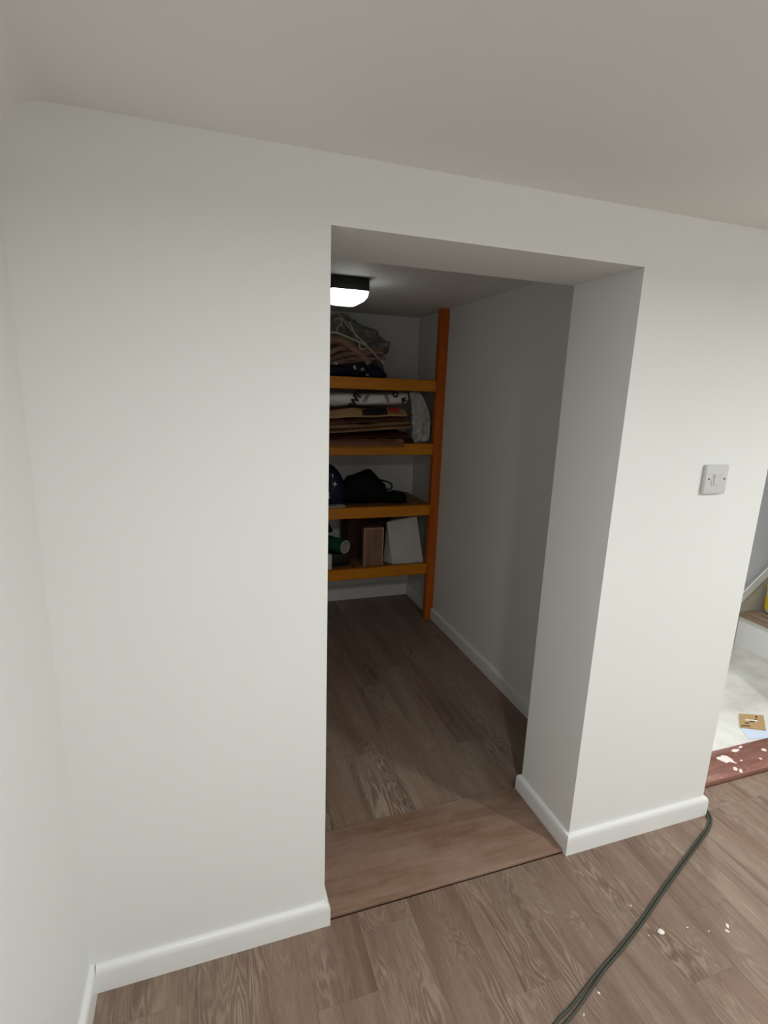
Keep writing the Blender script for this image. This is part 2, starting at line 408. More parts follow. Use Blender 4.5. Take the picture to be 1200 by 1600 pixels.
# floor slabs, then the planks laid on them
floor = structure(box('floor', 'gap', (XL - 0.1, XE + 0.1, YB - 0.1, 0.10, -0.06, -0.0085)))
cfloor = structure(box('floor_cupboard', 'gap', (CXL, CXR, 0.10, CYB, -0.06, -0.0085)))
hfloor = structure(box('floor_hall', 'hallfloor', (XR, HXE, 0.10, HY, -0.06, 0.0)))
PW, PL, PX = 0.152, 1.22, 0.0913
plank_mesh = {}
def plank(x0, x1, y0, y1, par):
    g = 0.00012
    key = (round(x1 - x0, 4), round(y1 - y0, 4))
    if key not in plank_mesh:
        bm = bmesh.new(); hx = (x1 - x0) / 2 - g; hy = (y1 - y0) / 2 - g; b = min(0.00035, hx * .3, hy * .3)
        bm_box(bm, -hx, hx, -hy, hy, -0.008, 0.0, 0.0)
        top = [e for e in bm.edges if all(v.co.z > -0.001 for v in e.verts)]
        bmesh.ops.bevel(bm, geom=top, offset=b, segments=1, affect='EDGES')
        me = bpy.data.meshes.new('plank'); bm.to_mesh(me); bm.free(); me.materials.append(M['floor']); plank_mesh[key] = me
    o = bpy.data.objects.new('plank', plank_mesh[key]); COL.objects.link(o); o.parent = par
    o.location = ((x0 + x1) / 2, (y0 + y1) / 2, 0)
def lay(xa, xb, ya, yb, par, joint):
    k0 = math.floor((xa - PX) / PW)
    k = k0
    while PX + k * PW < xb - 1e-4:
        x0 = max(xa, PX + k * PW); x1 = min(xb, PX + (k + 1) * PW)
        if x1 - x0 > 0.006:
            j = joint(k)
            j -= math.ceil((j - ya) / PL) * PL
            y = j
            while y < yb - 1e-4:
                a = max(ya, y); b = min(yb, y + PL)
                if b - a > 0.006: plank(x0, x1, a, b, par)
                y += PL
        k += 1
rj = [(-0.057 + 0.37 * k + 0.11 * ((k * 7) % 3)) for k in range(-12, 40)]
lay(XL, XE, YB, 0.0, floor, lambda k: rj[k + 12] if k != 0 else -0.057)
lay(XR, XD, 0.0, 0.09, floor, lambda k: 0.5)
lay(CXL, CXR, D + 0.021, CYB, cfloor, lambda k: 0.59 if k == 4 else rj[k + 12] + 0.21)

# skirting: a mitred run of a bullnosed profile
def skirting(name, path, side, t=0.014, h=0.072):
    """side=+1: board lies to the left of the walking direction"""
    prof = [(0, 0), (t, 0), (t, h - 0.020)]
    for k in range(1, 7):
        a = math.pi / 2 * k / 6
        prof.append((t * (0.35 + 0.65 * math.cos(a)), h - 0.020 + 0.020 * math.sin(a)))
    prof.append((0, h))
    P = [Vector((p[0], p[1])) for p in path]; n = len(P); v = []; f = []; m_ = len(prof)
    for i, p in enumerate(P):
        def nrm(a, b):
            d = (b - a).normalized(); return Vector((-d.y, d.x)) * side
        if i == 0: off = nrm(P[0], P[1])
        elif i == n - 1: off = nrm(P[-2], P[-1])
        else:
            a = nrm(P[i - 1], p); b = nrm(p, P[i + 1]); off = (a + b) / (1 + a.dot(b))
        for (u, z) in prof: v.append((p.x + off.x * u, p.y + off.y * u, z))
    for i in range(n - 1):
        for k in range(m_):
            f.append((i * m_ + k, i * m_ + (k + 1) % m_, (i + 1) * m_ + (k + 1) % m_, (i + 1) * m_ + k))
    f.append(tuple(range(m_))); f.append(tuple(range((n - 1) * m_, n * m_)))
    return structure(pyd(name, 'gloss', v, f, sm=40))
skirting('baseboard_left', [(XL, YB), (XL, 0.0)], -1)
skirting('baseboard_front', [(XL + 0.014, 0.0), (0, 0), (0, D), (CXL, D)], -1)
skirting('baseboard_pier', [(CXR, D), (XO, D), (XO, 0), (XR, 0), (XR, 0.06)], -1)
skirting('baseboard_cupboard_right', [(CXR, D + 0.014), (CXR, CYB)], 1)
skirting('baseboard_cupboard_back', [(CXR - 0.014, CYB), (CXL, CYB)], 1, 0.018, 0.10)
skirting('baseboard_right', [(XD, 0.0), (XE, 0.0), (XE, YB)], -1)

# thresholds
o = box('threshold_board', 'thresh', (0.0145, XO - 0.0145, 0.002, D + 0.019, 0.0, 0.011), bevel=0.002)
structure(o); o.name = 'trim_threshold_cupboard'
o = box('trim_threshold_hall', 'redboard', (XR + 0.0005, XD, 0.0905, 0.228, 0.0, 0.019), bevel=0.002); structure(o)
FL = [(1.708, 0.172, 0.036, 0.019, -0.5), (1.794, 0.203, 0.020, 0.007, 0.1), (1.838, 0.214, 0.016, 0.004, 0.2), (1.690, 0.119, 0.012, 0.008, 0.4), (1.702, 0.106, 0.012, 0.006, 0.7), (1.919, 0.172, 0.010, 0.009, 0), (1.76, 0.15, 0.006, 0.004, 0.3), (1.85, 0.135, 0.006, 0.005, 1.0)]
for i, (x, y, a, b, r) in enumerate(FL):
    v = []; n = 14
    for k in range(n):
        t = 2 * math.pi * k / n; rr = 1 + 0.75 * noise.noise(Vector((math.cos(t) * 1.7 + i * 3, math.sin(t) * 1.7, i)))
        ca, sa = math.cos(r), math.sin(r); px, py = a * rr * math.cos(t), b * rr * math.sin(t)
        v.append((x + px * ca - py * sa, y + px * sa + py * ca))
    q = prism('paint_splash', 'paintfleck', v, 'z', 0.0188, 0.0196, o)

# ------------------------------------------------------------------ hall and stairs
st = empty('staircase', (2.77, 0.64, 0.0))
tag(st, 'white painted bottom flight of stairs rising to the right in hall', 'stairs')
def sbox(name, mat, b, par=st, bevel=0.0):
    x0, x1, y0, y1, z0, z1 = b
    return box(name, mat, (x0 - 2.77, x1 - 2.77, y0 - 0.64, y1 - 0.64, z0, z1), par, bevel)
for k in range(4):
    x = 2.77 + 0.235 * k; z = 0.185 * k
    r = sbox('riser', 'gloss', (x, x + 0.02, D + 0.002, HY - 0.0225, z, z + 0.185))
    tr = sbox('tread', 'stair_board' if k == 0 else 'gloss', (x - 0.02, x + 0.2345, D + 0.002, HY - 0.0225, z + 0.1855, z + 0.2055 - 0.0), bevel=0.004)
# stringer board along the far wall: a raking plank
v = []
sl = 0.852
x0, x1 = 2.60, 3.9
def zt(x): return 0.328 + (x - 2.758) * sl
def raking(name, mat, poly, ya, yb):
    n = len(poly); vv = [(p[0] - 2.77, ya - 0.64, p[1]) for p in poly] + [(p[0] - 2.77, yb - 0.64, p[1]) for p in poly]
    return pyd(name, mat, vv, [tuple(range(n)), tuple(range(2 * n - 1, n - 1, -1))] + [(i, (i + 1) % n, (i + 1) % n + n, i + n) for i in range(n)], st)
raking('stringer', 'stringer', [(2.47, 0.0), (2.47, zt(2.47) - 0.025), (x1, zt(x1) - 0.035), (x1, 0.0)], HY - 0.022, HY - 0.0005)
raking('stringer_cap', 'gloss', [(2.455, max(0.004, zt(2.455) - 0.052)), (2.455, zt(2.455) + 0.012), (x1, zt(x1) + 0.012), (x1, zt(x1) - 0.052)], HY - 0.0300, HY - 0.0222)
# offcut boards lying on the first tread
b1 = box('offcut_board', 'stair_board', (-0.09, 0.09, -0.24, 0.24, 0, 0.008), bevel=0.001); b1.location = (2.865, 0.705, 0.2058); b1.rotation_euler = (0, 0, 0.02)
tag(b1, 'brown laminate offcut lying on the first stair tread', 'board')
b2 = box('offcut_board', 'stair_board', (-0.07, 0.07, -0.20, 0.20, 0, 0.008), bevel=0.001); b2.location = (2.885, 0.685, 0.2142); b2.rotation_euler = (0, 0, -0.03)
tag(b2, 'shorter brown offcut on top of the board on the stair', 'board')
tb = empty('tub', (2.935, 0.882, 0.2225)); tag(tb, 'yellow and white tub standing on boards on first stair', 'tub')
def lathe(name, mat, prof, parent, seg=20):
    v = []; f = []
    for (r, z) in prof:
        for k in range(seg): v.append((r * math.cos(2 * math.pi * k / seg), r * math.sin(2 * math.pi * k / seg), z))
    for i in range(len(prof) - 1):
        for k in range(seg): f.append((i * seg + k, i * seg + (k + 1) % seg, (i + 1) * seg + (k + 1) % seg, (i + 1) * seg + k))
    f.append(tuple(range(seg))); f.append(tuple(range((len(prof) - 1) * seg, len(prof) * seg)))
    return pyd(name, mat, v, f, parent, sm=40)
lathe('body', 'white_plastic', [(0.060, 0), (0.063, 0.004), (0.068, 0.135), (0.066, 0.137)], tb)
lathe('wrapper', 'yellow', [(0.0650, 0.02), (0.0655, 0.02), (0.0685, 0.105), (0.068, 0.105)], tb)
lathe('lid', 'yellow', [(0.071, 0.137), (0.072, 0.139), (0.072, 0.162), (0.070, 0.165), (0.02, 0.165)], tb)

def flat_quad(name, mat, pts, z, th, parent=None, lift=None):
    lift = lift or [0, 0, 0, 0]
    v = [(p[0], p[1], z + l) for p, l in zip(pts, lift)] + [(p[0], p[1], z + th + l) for p, l in zip(pts, lift)]
    return pyd(name, mat, v, [(3, 2, 1, 0), (4, 5, 6, 7), (0, 1, 5, 4), (1, 2, 6, 5), (2, 3, 7, 6), (3, 0, 4, 7)], parent)
bc = flat_quad('blue_card', 'blue_card', [(1.995, 0.335), (1.952, 0.262), (2.040, 0.240), (2.120, 0.300)], 0.0005, 0.002)
tag(bc, 'pale blue card lying flat on white hall floor beside threshold', 'card')
cb = flat_quad('cardboard_piece', 'cardboard', [(2.085, 0.410), (1.989, 0.331), (2.085, 0.282), (2.186, 0.368)], 0.003, 0.004)
tag(cb, 'torn square of brown cardboard lying on white hall floor', 'cardboard')
for (u0, u1, w0, w1, mt) in ((0.10, 0.16, 0.12, 0.40, 'ink'), (0.30, 0.36, 0.2, 0.36, 'ink'), (0.44, 0.52, 0.38, 0.60, 'ink'), (0.62, 0.68, 0.60, 0.72, 'ink'), (0.52, 0.60, 0.22, 0.72, 'crumb'), (0.78, 0.90, 0.66, 0.72, 'ink'), (0.05, 0.12, 0.05, 0.12, 'ink')):
    A, Bq, Cq, Dq = [Vector((p[0], p[1])) for p in ((2.085, 0.410), (1.989, 0.331), (2.085, 0.282), (2.186, 0.368))]
    # w runs A->D (along the far edge), u runs towards the near edge
    def q(w_, u_):
        return (A.lerp(Dq, w_)).lerp(Bq.lerp(Cq, w_), u_)
    flat_quad('printed_mark', mt, [q(w0, 1 - u0), q(w0, 1 - u1), q(w1, 1 - u1), q(w1, 1 - u0)], 0.0071, 0.0004, cb)

# ------------------------------------------------------------------ light switch
sw = empty('light_switch', (1.1505, 0.0, 1.2185)); tag(sw, 'white plastic light switch on wall beside the hall doorway', 'light switch')
box('faceplate', 'white_plastic', (-0.043, 0.043, -0.0135, -0.0002, -0.043, 0.043), sw, 0.004, 3)
box('rocker_surround', 'white_plastic', (-0.0185, 0.0185, -0.0150, -0.0130, -0.0185, 0.0185), sw, 0.0006, 1)
rk = box('rocker', 'white_plastic', (-0.0125, 0.0125, -0.0030, 0.0015, -0.0150, 0.0150), sw, 0.0008, 1)
rk.location = (0, -0.0150, 0); rk.rotation_euler = (0.10, 0, 0)
for s in (-1, 1):
    bm = bmesh.new(); bmesh.ops.create_cone(bm, cap_ends=True, segments=14, radius1=0.0032, radius2=0.0028, depth=0.0014, matrix=Matrix.Rotation(math.pi / 2, 4, 'X'))
    me = bpy.data.meshes.new('screw'); bm.to_mesh(me); bm.free()
    link('screw', me, 'screw', sw, (s * 0.0300, -0.0138, 0.002))

# ------------------------------------------------------------------ cupboard lamp
lp = empty('bulkhead_lamp', (0.355, 1.275, CCEIL)); tag(lp, 'lit white bulkhead lamp with black base on cupboard ceiling', 'lamp')
def rrect(hx, hy, r, n=5):
    out = []
    for (sx, sy, a0) in ((1, 1, 0), (-1, 1, 90), (-1, -1, 180), (1, -1, 270)):
        for k in range(n + 1):
            a = math.radians(a0 + 90 * k / n); out.append((sx * (hx - r) + r * math.cos(a), sy * (hy - r) + r * math.sin(a)))
    return out
def rloft(name, mat, layers, parent):
    v = []; f = []
    for (hx, hy, r, z) in layers: v += [(p[0], p[1], z) for p in rrect(hx, hy, r)]
    n = 24
    for i in range(len(layers) - 1):
        for k in range(n): f.append((i * n + k, i * n + (k + 1) % n, (i + 1) * n + (k + 1) % n, (i + 1) * n + k))
    f.append(tuple(range(n))); f.append(tuple(range((len(layers) - 1) * n, len(layers) * n)))
    return pyd(name, mat, v, f, parent, sm=35)
rloft('base', 'black_plastic', [(0.083, 0.093, 0.012, -0.0002), (0.085, 0.095, 0.012, -0.004), (0.085, 0.095, 0.012, -0.050), (0.083, 0.093, 0.012, -0.053)], lp)
rloft('diffuser_side', 'diffuser_side', [(0.083, 0.093, 0.014, -0.0535), (0.083, 0.093, 0.014, -0.062), (0.080, 0.090, 0.018, -0.078)], lp)
rloft('diffuser', 'diffuser', [(0.0798, 0.0898, 0.018, -0.0785), (0.070, 0.079, 0.020, -0.092), (0.052, 0.061, 0.020, -0.101), (0.045, 0.054, 0.018, -0.1025)], lp)

# ------------------------------------------------------------------ shelving
RT_Z = [1.508, 1.137, 0.760, 0.378]; RH = 0.066; SY0, SY1 = 1.780, 1.808; PXL, PXR = 1.044, 1.0985
su = empty('shelving_unit', (0.37, 2.0, 0)); tag(su, 'orange stained pine slatted shelving unit at back of the cupboard', 'shelves')
def ubox(name, mat, b, par=su, bevel=0.002):
    x0, x1, y0, y1, z0, z1 = b
    return box(name, mat, (x0 - 0.37, x1 - 0.37, y0 - 2.0, y1 - 2.0, z0, z1), par, bevel, 1)
ubox('post', 'orange_v', (PXL, CXR - 0.0155, 1.775, 1.815, 0.0, 0.074)); ubox('post', 'orange_v', (PXL, PXR, 1.775, 1.815, 0.074, CCEIL - 0.002))
ubox('post', 'orange_v', (CXL + 0.001, CXL + 0.055, 1.775, 1.815, 0.0, CCEIL - 0.002))
SLX = []
x = CXL + 0.06
while x < PXL - 0.01:
    SLX.append(x); x += 0.069
slat_me = None
for z in RT_Z:
    ubox('rail', 'orange', (CXL + 0.0555, PXL - 0.0003, SY0, SY1, z - RH, z), bevel=0.003)
    ubox('back_batten', 'orange', (CXL + 0.002, CXR - 0.002, CYB - 0.030, CYB - 0.001, z - 0.06, z - 0.020))
    for x in SLX:
        if slat_me is None:
            s_ = ubox('slat', 'slat', (x, x + 0.058, SY1 + 0.0005, CYB - 0.002, z - 0.0195, z - 0.0035), bevel=0.0015); slat_me = s_; sx0, sz0 = x, z
        else:
            c = slat_me.copy(); COL.objects.link(c); c.parent = su; c.location = (x - sx0, 0, z - sz0)
S1, S2, S3, S4 = [z - 0.003 for z in RT_Z]

# ---- top shelf: hangers and bags
o = blob('plastic_bag', 'grey_bag', [(0.36, S1), (0.34, 1.72), (0.44, 1.83), (0.53, 1.872), (0.615, 1.838), (0.70, 1.80), (0.80, 1.752), (0.845, 1.715), (0.835, 1.67), (0.79, 1.63), (0.77, S1)], 2.07, 0.075, amp=0.045, freq=13, seed=3, rings=18)
tag(o, 'crumpled smoky grey plastic bag behind hangers on the top shelf', 'bag')
o = blob('folded_garment', 'dark_cloth', [(0.36, S1), (0.36, 1.555), (0.46, 1.565), (0.56, 1.572), (0.66, 1.585), (0.735, 1.565), (0.745, S1)], 1.90, 0.075, amp=0.012, freq=22, seed=9)
tag(o, 'dark navy folded garment underneath hangers on the top shelf', 'garment')
def hanger(name, mat, half=0.20, drop=0.075, thick=0.011, bar=True, hookmat='chrome', wide=1.6):
    root = empty(name)
    # shoulders: a flattened bow in the local XZ plane
    pts = [(-half, 0, -drop), (-half * 0.72, 0, -drop * 0.52), (-half * 0.3, 0, -drop * 0.08), (0, 0, 0.008), (half * 0.3, 0, -drop * 0.08), (half * 0.72, 0, -drop * 0.52), (half, 0, -drop)]
    tube('shoulders', mat, pts, thick, root, 8, 4, flat=wide)
    if bar: tube('trouser_bar', mat, [(-half * 0.86, 0, -drop * 0.8), (0, 0, -drop * 0.84), (half * 0.86, 0, -drop * 0.8)], thick * 0.55, root, 6, 2)
    hk = [(0, 0, 0.012), (0, 0, 0.035), (0.010, 0, 0.047), (0.022, 0, 0.062), (0.014, 0, 0.083), (-0.006, 0, 0.086), (-0.020, 0, 0.070)]
    tube('hook', hookmat, hk, 0.0022 if hookmat == 'chrome' else 0.004, root, 6, 5)
    return root
def pose(o, loc, rx, ry, rz): o.location = loc; o.rotation_euler = (rx, ry, rz); return o
h = pose(hanger('clothes_hanger', 'hanger_cream', 0.17, 0.030, 0.0048, False, 'hanger_cream', 1.2), (0.455, 1.845, 1.735), -0.15, 0.12, 0.08)
tag(h, 'cream plastic hanger with upright hook, topmost of hanger pile', 'hanger', 'hangers on the top shelf')
ring = tube('end_loop', 'hanger_cream', [(0.158 + 0.022 * math.cos(a), 0, -0.034 + 0.022 * math.sin(a)) for a in [2 * math.pi * k / 12 for k in range(13)]], 0.005, h, 6, 2)
h = pose(hanger('clothes_hanger', 'hanger_brown', 0.19, 0.085, 0.014, False), (0.475, 1.862, 1.700), -0.25, 0.16, 0.05)
tag(h, 'brown wooden hanger with arched shoulders just below cream hanger', 'hanger', 'hangers on the top shelf')
h = pose(hanger('clothes_hanger', 'hanger_brown', 0.20, 0.060, 0.010, True), (0.50, 1.875, 1.665), -0.45, -0.20, 0.04)
tag(h, 'brown wooden hanger slanting up right in middle of hanger pile', 'hanger', 'hangers on the top shelf')
h = pose(hanger('clothes_hanger', 'hanger_pink', 0.21, 0.040, 0.008, True), (0.515, 1.865, 1.632), -0.7, -0.24, 0.02)
tag(h, 'reddish wooden hanger slanting up right low in hanger pile', 'hanger', 'hangers on the top shelf')
h = pose(hanger('clothes_hanger', 'hanger_pink', 0.20, 0.022, 0.007, True), (0.540, 1.850, 1.603), -0.9, -0.16, 0.03)
tag(h, 'reddish wooden hanger at the bottom of the hanger pile', 'hanger', 'hangers on the top shelf')
h = pose(hanger('clothes_hanger', 'hanger_brown', 0.21, 0.05, 0.008, True), (0.47, 1.895, 1.690), -0.5, -0.05, 0.10)
tag(h, 'brown wooden hanger just behind the arched one in hanger pile', 'hanger', 'hangers on the top shelf')
rd = tube('wire_rod', 'hanger_cream', [(0.462, 1.842, 1.842), (0.53, 1.835, 1.765), (0.62, 1.826, 1.685), (0.70, 1.822, 1.610), (0.735, 1.822, 1.580)], 0.0036, None, 6, 4)
tag(rd, 'long thin pale rod lying diagonally across hanger pile', 'rod')
rd = tube('wire_rod', 'hanger_cream', [(0.528, 1.862, 1.805), (0.545, 1.860, 1.775), (0.575, 1.856, 1.72)], 0.0045, None, 6, 4)
tag(rd, 'short pale rod end poking up beside the long diagonal rod', 'rod')
for i, (x, z, r) in enumerate(((0.445, 1.578, 0.3), (0.555, 1.560, 1.1), (0.60, 1.553, -0.4), (0.63, 1.522, 0.2))):
    c = empty('metal_clip', (x, 1.824, z), (0.2, r, 0))
    tag(c, ['small shiny metal clip at left foot of hanger pile', 'bright metal clip under the middle of the hangers', 'shiny metal clip right of middle under the hangers', 'small metal clip lying behind the top shelf rail'][i], 'clip', 'metal clips on the top shelf')
    box('jaw', 'chrome', (-0.011, 0.011, -0.004, 0.004, -0.007, -0.001), c, 0.002, 1)
    box('jaw', 'chrome', (-0.011, 0.011, -0.005, 0.003, 0.001, 0.007), c, 0.002, 1)
    tube('spring', 'chrome', [(0.004 * math.cos(a), -0.006 - a * 0.0004, 0.004 * math.sin(a)) for a in [k * 0.8 for k in range(14)]], 0.0012, c, 5, 1)

# ---- second shelf: paper sacks
S2K = 'paper sacks on the second shelf'
def lin(a, b): return lambda u: a + (b - a) * u
layers = [
    ('kraft', 0.34, 0.86, 1.800, 2.16, lin(S2, S2 + 0.006), 0.022, 'lowest flattened brown paper sack on the second shelf'),
    ('maroon', 0.36, 0.90, 1.830, 2.14, lin(S2 + 0.024, S2 + 0.034), 0.030, 'dark maroon folded sack low in the paper pile'),
    ('kraft', 0.33, 0.91, 1.815, 2.12, lin(S2 + 0.052, S2 + 0.090), 0.022, 'brown paper sack slanting up right above the maroon one'),
    ('kraft', 0.34, 0.90, 1.812, 2.12, lin(S2 + 0.078, S2 + 0.118), 0.018, 'thin brown paper sack second of the slanting pair'),
    ('kraft_dark', 0.35, 0.88, 1.835, 2.10, lin(S2 + 0.100, S2 + 0.140), 0.024, 'reddish brown paper sack in the middle of the pile'),
    ('kraft', 0.33, 0.875, 1.808, 2.10, lin(S2 + 0.134, S2 + 0.160), 0.050, 'thick brown paper sack with black and red print'),
]
objs = []
for i, (mt, x0, x1, y0, y1, zf, th, lb) in enumerate(layers):
    o = sheet('paper_sack', mt, x0, x1, y0, y1, zf, th, None, seed=i + 1, amp=0.011, freq=11)
    tag(o, lb, 'paper sack', S2K); objs.append(o)
pk = objs[-1]
sheet('black_print', 'ink', 0.605, 0.755, 1.8035, 1.88, lin(S2 + 0.158, S2 + 0.168), 0.036, pk, 10, 3, 0.002, seed=6)
sheet('red_print', 'red_ink', 0.765, 0.825, 1.8035, 1.88, lin(S2 + 0.180, S2 + 0.186), 0.024, pk, 6, 3, 0.002, seed=6)
# brown paper hanging over the rail
def flap():
    nx = 24; v = []; f = []
    zs = [(1.812, S2 + 0.0235), (1.785, S2 + 0.0225), (1.762, S2 + 0.016), (1.748, S2 + 0.010), (1.740, S2 + 0.002), (1.736, S2 - 0.006)]
    W = nx + 1
    for off in (0, 0.0016):
        for j, (y, z) in enumerate(zs):
            for i in range(W):
                x = 0.35 + (0.812 + 0.012 * (j - 2) - 0.35) * i / nx
                dz = noise.noise(Vector((x * 16, j * 0.3, 4))) * 0.004 * (j > 1)
                v.append((x, y - (off if j > 1 else 0) - 0.002 * abs(noise.noise(Vector((x * 12, j * .5, 1)))) * (j > 1), z + dz + (off if j <= 2 else 0)))
    N = W * len(zs)
    for j in range(len(zs) - 1):
        for i in range(nx):
            a = j * W + i; f.append((a, a + 1, a + W + 1, a + W)); f.append((N + a, N + a + W, N + a + W + 1, N + a + 1))
    for j in range(len(zs) - 1):
        for a in (j * W, j * W + nx): f.append((a, a + W, N + a + W, N + a))
    for i in range(nx):
        for a in (i, (len(zs) - 1) * W + i): f.append((a, a + 1, N + a + 1, N + a))
    return pyd('paper_sheet', 'kraft_dark', v, f, None, sm=45)
tag(flap(), 'brown paper sheet folded down over front rail of the second shelf', 'paper')
ws = empty('printed_sack', (0.62, 1.9, 1.338)); tag(ws, 'folded white plastic sack with black lettering on top of brown sacks', 'plastic sack')
# rounded roll: superellipse section swept along x
def roll():
    v = []; f = []; nx = 20; ns = 20
    for i in range(nx + 1):
        u = i / nx; x = 0.33 + (0.905 - 0.33) * u
        zc = 1.376 + 0.026 * u + 0.003 * math.sin(u * 7); hz = 0.039 + 0.002 * u; yc = 1.925; hy = 0.115
        e = 1 - max(0, (u - 0.93) / 0.07) ** 2 * 0.5
        for k in range(ns):
            t = 2 * math.pi * k / ns
            c, s = math.cos(t), math.sin(t)
            p = 0.75
            yy = yc + hy * e * math.copysign(abs(c) ** p, c); zz = zc + hz * e * math.copysign(abs(s) ** p, s)
            d = noise.noise(Vector((x * 9, c * 1.5, s * 1.5 + 4))) * 0.006
            v.append((x - 0.62, yy + d - 1.9, zz + d - 1.338))
    for i in range(nx):
        for k in range(ns): f.append((i * ns + k, i * ns + (k + 1) % ns, (i + 1) * ns + (k + 1) % ns, (i + 1) * ns + k))
    f.append(tuple(range(ns))); f.append(tuple(range(nx * ns, (nx + 1) * ns)))
    return pyd('sack_body', 'white_sack', v, f, ws, sm=50)
roll()
def txt_on(s, x, z, size, rot):
    R = Matrix.Translation((x - 0.62, 1.8035 - 1.9, z - 1.338)) @ Matrix.Rotation(math.pi / 2, 4, 'X') @ Matrix.Rotation(rot, 4, 'Z')
    return text_part('lettering', s, size, 'ink', R, ws, 0.004)
txt_on('WN', 0.565, 1.394, 0.058, math.radians(62)); txt_on('D', 0.795, 1.418, 0.046, math.radians(-72)); txt_on('JK', 0.852, 1.390, 0.034, math.radians(20))
for x in (0.615, 0.628, 0.742, 0.752):
    R = Matrix.Translation((x - 0.62, 1.8045 - 1.9, 1.397 - 1.338)) @ Matrix.Rotation(math.radians(28 if x < 0.7 else -24), 4, 'Y')
    bm = bmesh.new(); bm_box(bm, -0.0012, 0.0012, -0.003, 0.003, -0.026, 0.026); me = bpy.data.meshes.new('printed_line'); bm.to_mesh(me); bm.free(); me.transform(R)
    link('printed_line', me, 'ink', ws)
o = blob('crumpled_sack', 'grey_sack', [(0.912, 1.432), (0.975, 1.436), (1.000, 1.380), (1.032, 1.300), (1.036, S2 + 0.012), (1.020, S2), (0.965, S2), (0.935, S2 + 0.05), (0.925, 1.26), (0.928, 1.33)], 1.850, 0.026, amp=0.040, freq=34, seed=5, rings=16, zf=0.35)
tag(o, 'crumpled grey white sack standing beside the shelf post', 'sack')
o = blob('paper_roll_edge', 'grey_sack', [(1.015, 1.30), (1.036, 1.345), (1.041, 1.25), (1.041, S2), (1.03, S2), (1.022, 1.2)], 1.90, 0.014, amp=0.005, freq=20, seed=8, rings=6)
o.name = 'folded_sheet'; tag(o, 'thin pale folded sheet squeezed between crumpled sack and post', 'sheet')

# ---- third shelf
pb = box('pale_board', 'paper_bag', (0.30, 0.515, 1.812, 1.99, S3, S3 + 0.006), bevel=0.001); tag(pb, 'pale flat board under the navy bag on third shelf', 'board')
nb = blob('navy_bag', 'navy', [(0.285, S3 + 0.0065), (0.275, 0.885), (0.305, 0.96), (0.36, 1.005), (0.415, 1.012), (0.465, 0.985), (0.503, 0.935), (0.522, 0.875), (0.518, S3 + 0.0065)], 1.895, 0.075, amp=0.006, freq=12, seed=2)
tag(nb, 'navy round topped bag with small white marks on third shelf', 'bag')
def mark(s, x, z, size, rot, y=1.819):
    R = Matrix.Translation((x, y, z)) @ Matrix.Rotation(math.pi / 2, 4, 'X') @ Matrix.Rotation(rot, 4, 'Z')
    text_part('white_mark', s, size, 'label_white', R, nb, 0.004)
mark('x', 0.448, 0.900, 0.036, 0.5, 1.828); mark('I', 0.436, 0.945, 0.03, 0.1, 1.828)
mark('I', 0.412, 0.83, 0.05, 0.1, 1.822)
kb = blob('black_bag', 'black_cloth', [(0.50, S3), (0.515, 0.86), (0.545, 0.918), (0.60, 0.935), (0.66, 0.962), (0.70, 0.962), (0.74, 0.915), (0.79, 0.875), (0.805, 0.83), (0.815, S3)], 1.93, 0.085, amp=0.012, freq=16, seed=4)
tag(kb, 'slumped black cloth bag in middle of the third shelf', 'bag')
tube('handle', 'black_cloth', [(0.745, 1.90, 0.905), (0.79, 1.885, 0.895), (0.822, 1.88, 0.875), (0.815, 1.885, 0.845), (0.775, 1.90, 0.850)], 0.005, kb, 6, 5)
o = blob('black_pouch', 'black_cloth', [(0.79, S3), (0.795, 0.815), (0.84, 0.832), (0.90, 0.825), (0.925, 0.795), (0.92, S3)], 1.90, 0.055, amp=0.010, freq=22, seed=6)
tag(o, 'small black pouch right of the slumped black bag', 'pouch')

# ---- fourth shelf
dk = box('dark_tool_case', 'black_plastic', (0.30, 0.56, 1.86, 2.08, S4, S4 + 0.083), bevel=0.008, seg=3); tag(dk, 'low black case under the green roll on the bottom shelf', 'case')
gr = empty('green_roll', (0.452, 1.945, 0.506)); tag(gr, 'green roll with pale open end on the bottom shelf', 'roll'); gr.rotation_euler = (0, 0, -1.0)
def hollow(name, mat, ro, ri, x0, x1, par, seg=24):
    v = []; f = []
    for (r, x) in ((ro, x0), (ro, x1), (ri, x1), (ri, x0)):
        for k in range(seg): v.append((x, r * math.cos(2 * math.pi * k / seg), r * math.sin(2 * math.pi * k / seg)))
    for i in range(4):
        j = (i + 1) % 4
        for k in range(seg): f.append((i * seg + k, i * seg + (k + 1) % seg, j * seg + (k + 1) % seg, j * seg + k))
    return pyd(name, mat, v, f, par, sm=40)
hollow('sheath', 'green', 0.0440, 0.0405, -0.14, 0.128, gr); hollow('core', 'roll_core', 0.0400, 0.0335, -0.14, 0.131, gr)
o = blob('black_lump', 'black_cloth', [(0.34, 0.552), (0.35, 0.60), (0.40, 0.625), (0.45, 0.615), (0.475, 0.58), (0.475, 0.552)], 2.02, 0.03, amp=0.006, freq=25, seed=11); o.name = 'black_glove'
tag(o, 'small black glove lying on top of the green roll', 'glove')
lbx = box('white_box', 'white_plastic', (0.385, 0.434, 1.812, 1.845, S4, S4 + 0.094), bevel=0.002); tag(lbx, 'small white box in front of the black case', 'box')
dbx = empty('dark_carton', (0.70, 2.07, S4)); tag(dbx, 'dark brown carton at the back of the bottom shelf', 'carton')
box('body', 'box_dark', (-0.12, 0.17, -0.07, 0.11, 0, 0.275), dbx, 0.003, 1)
for px in (0.115, 0.155):
    lt = lathe('peg', 'box_edge', [(0.006, 0.0), (0.006, 0.018), (0.009, 0.020), (0.009, 0.028), (0.004, 0.030)], dbx, 10); lt.location = (px, -0.05, 0.275)
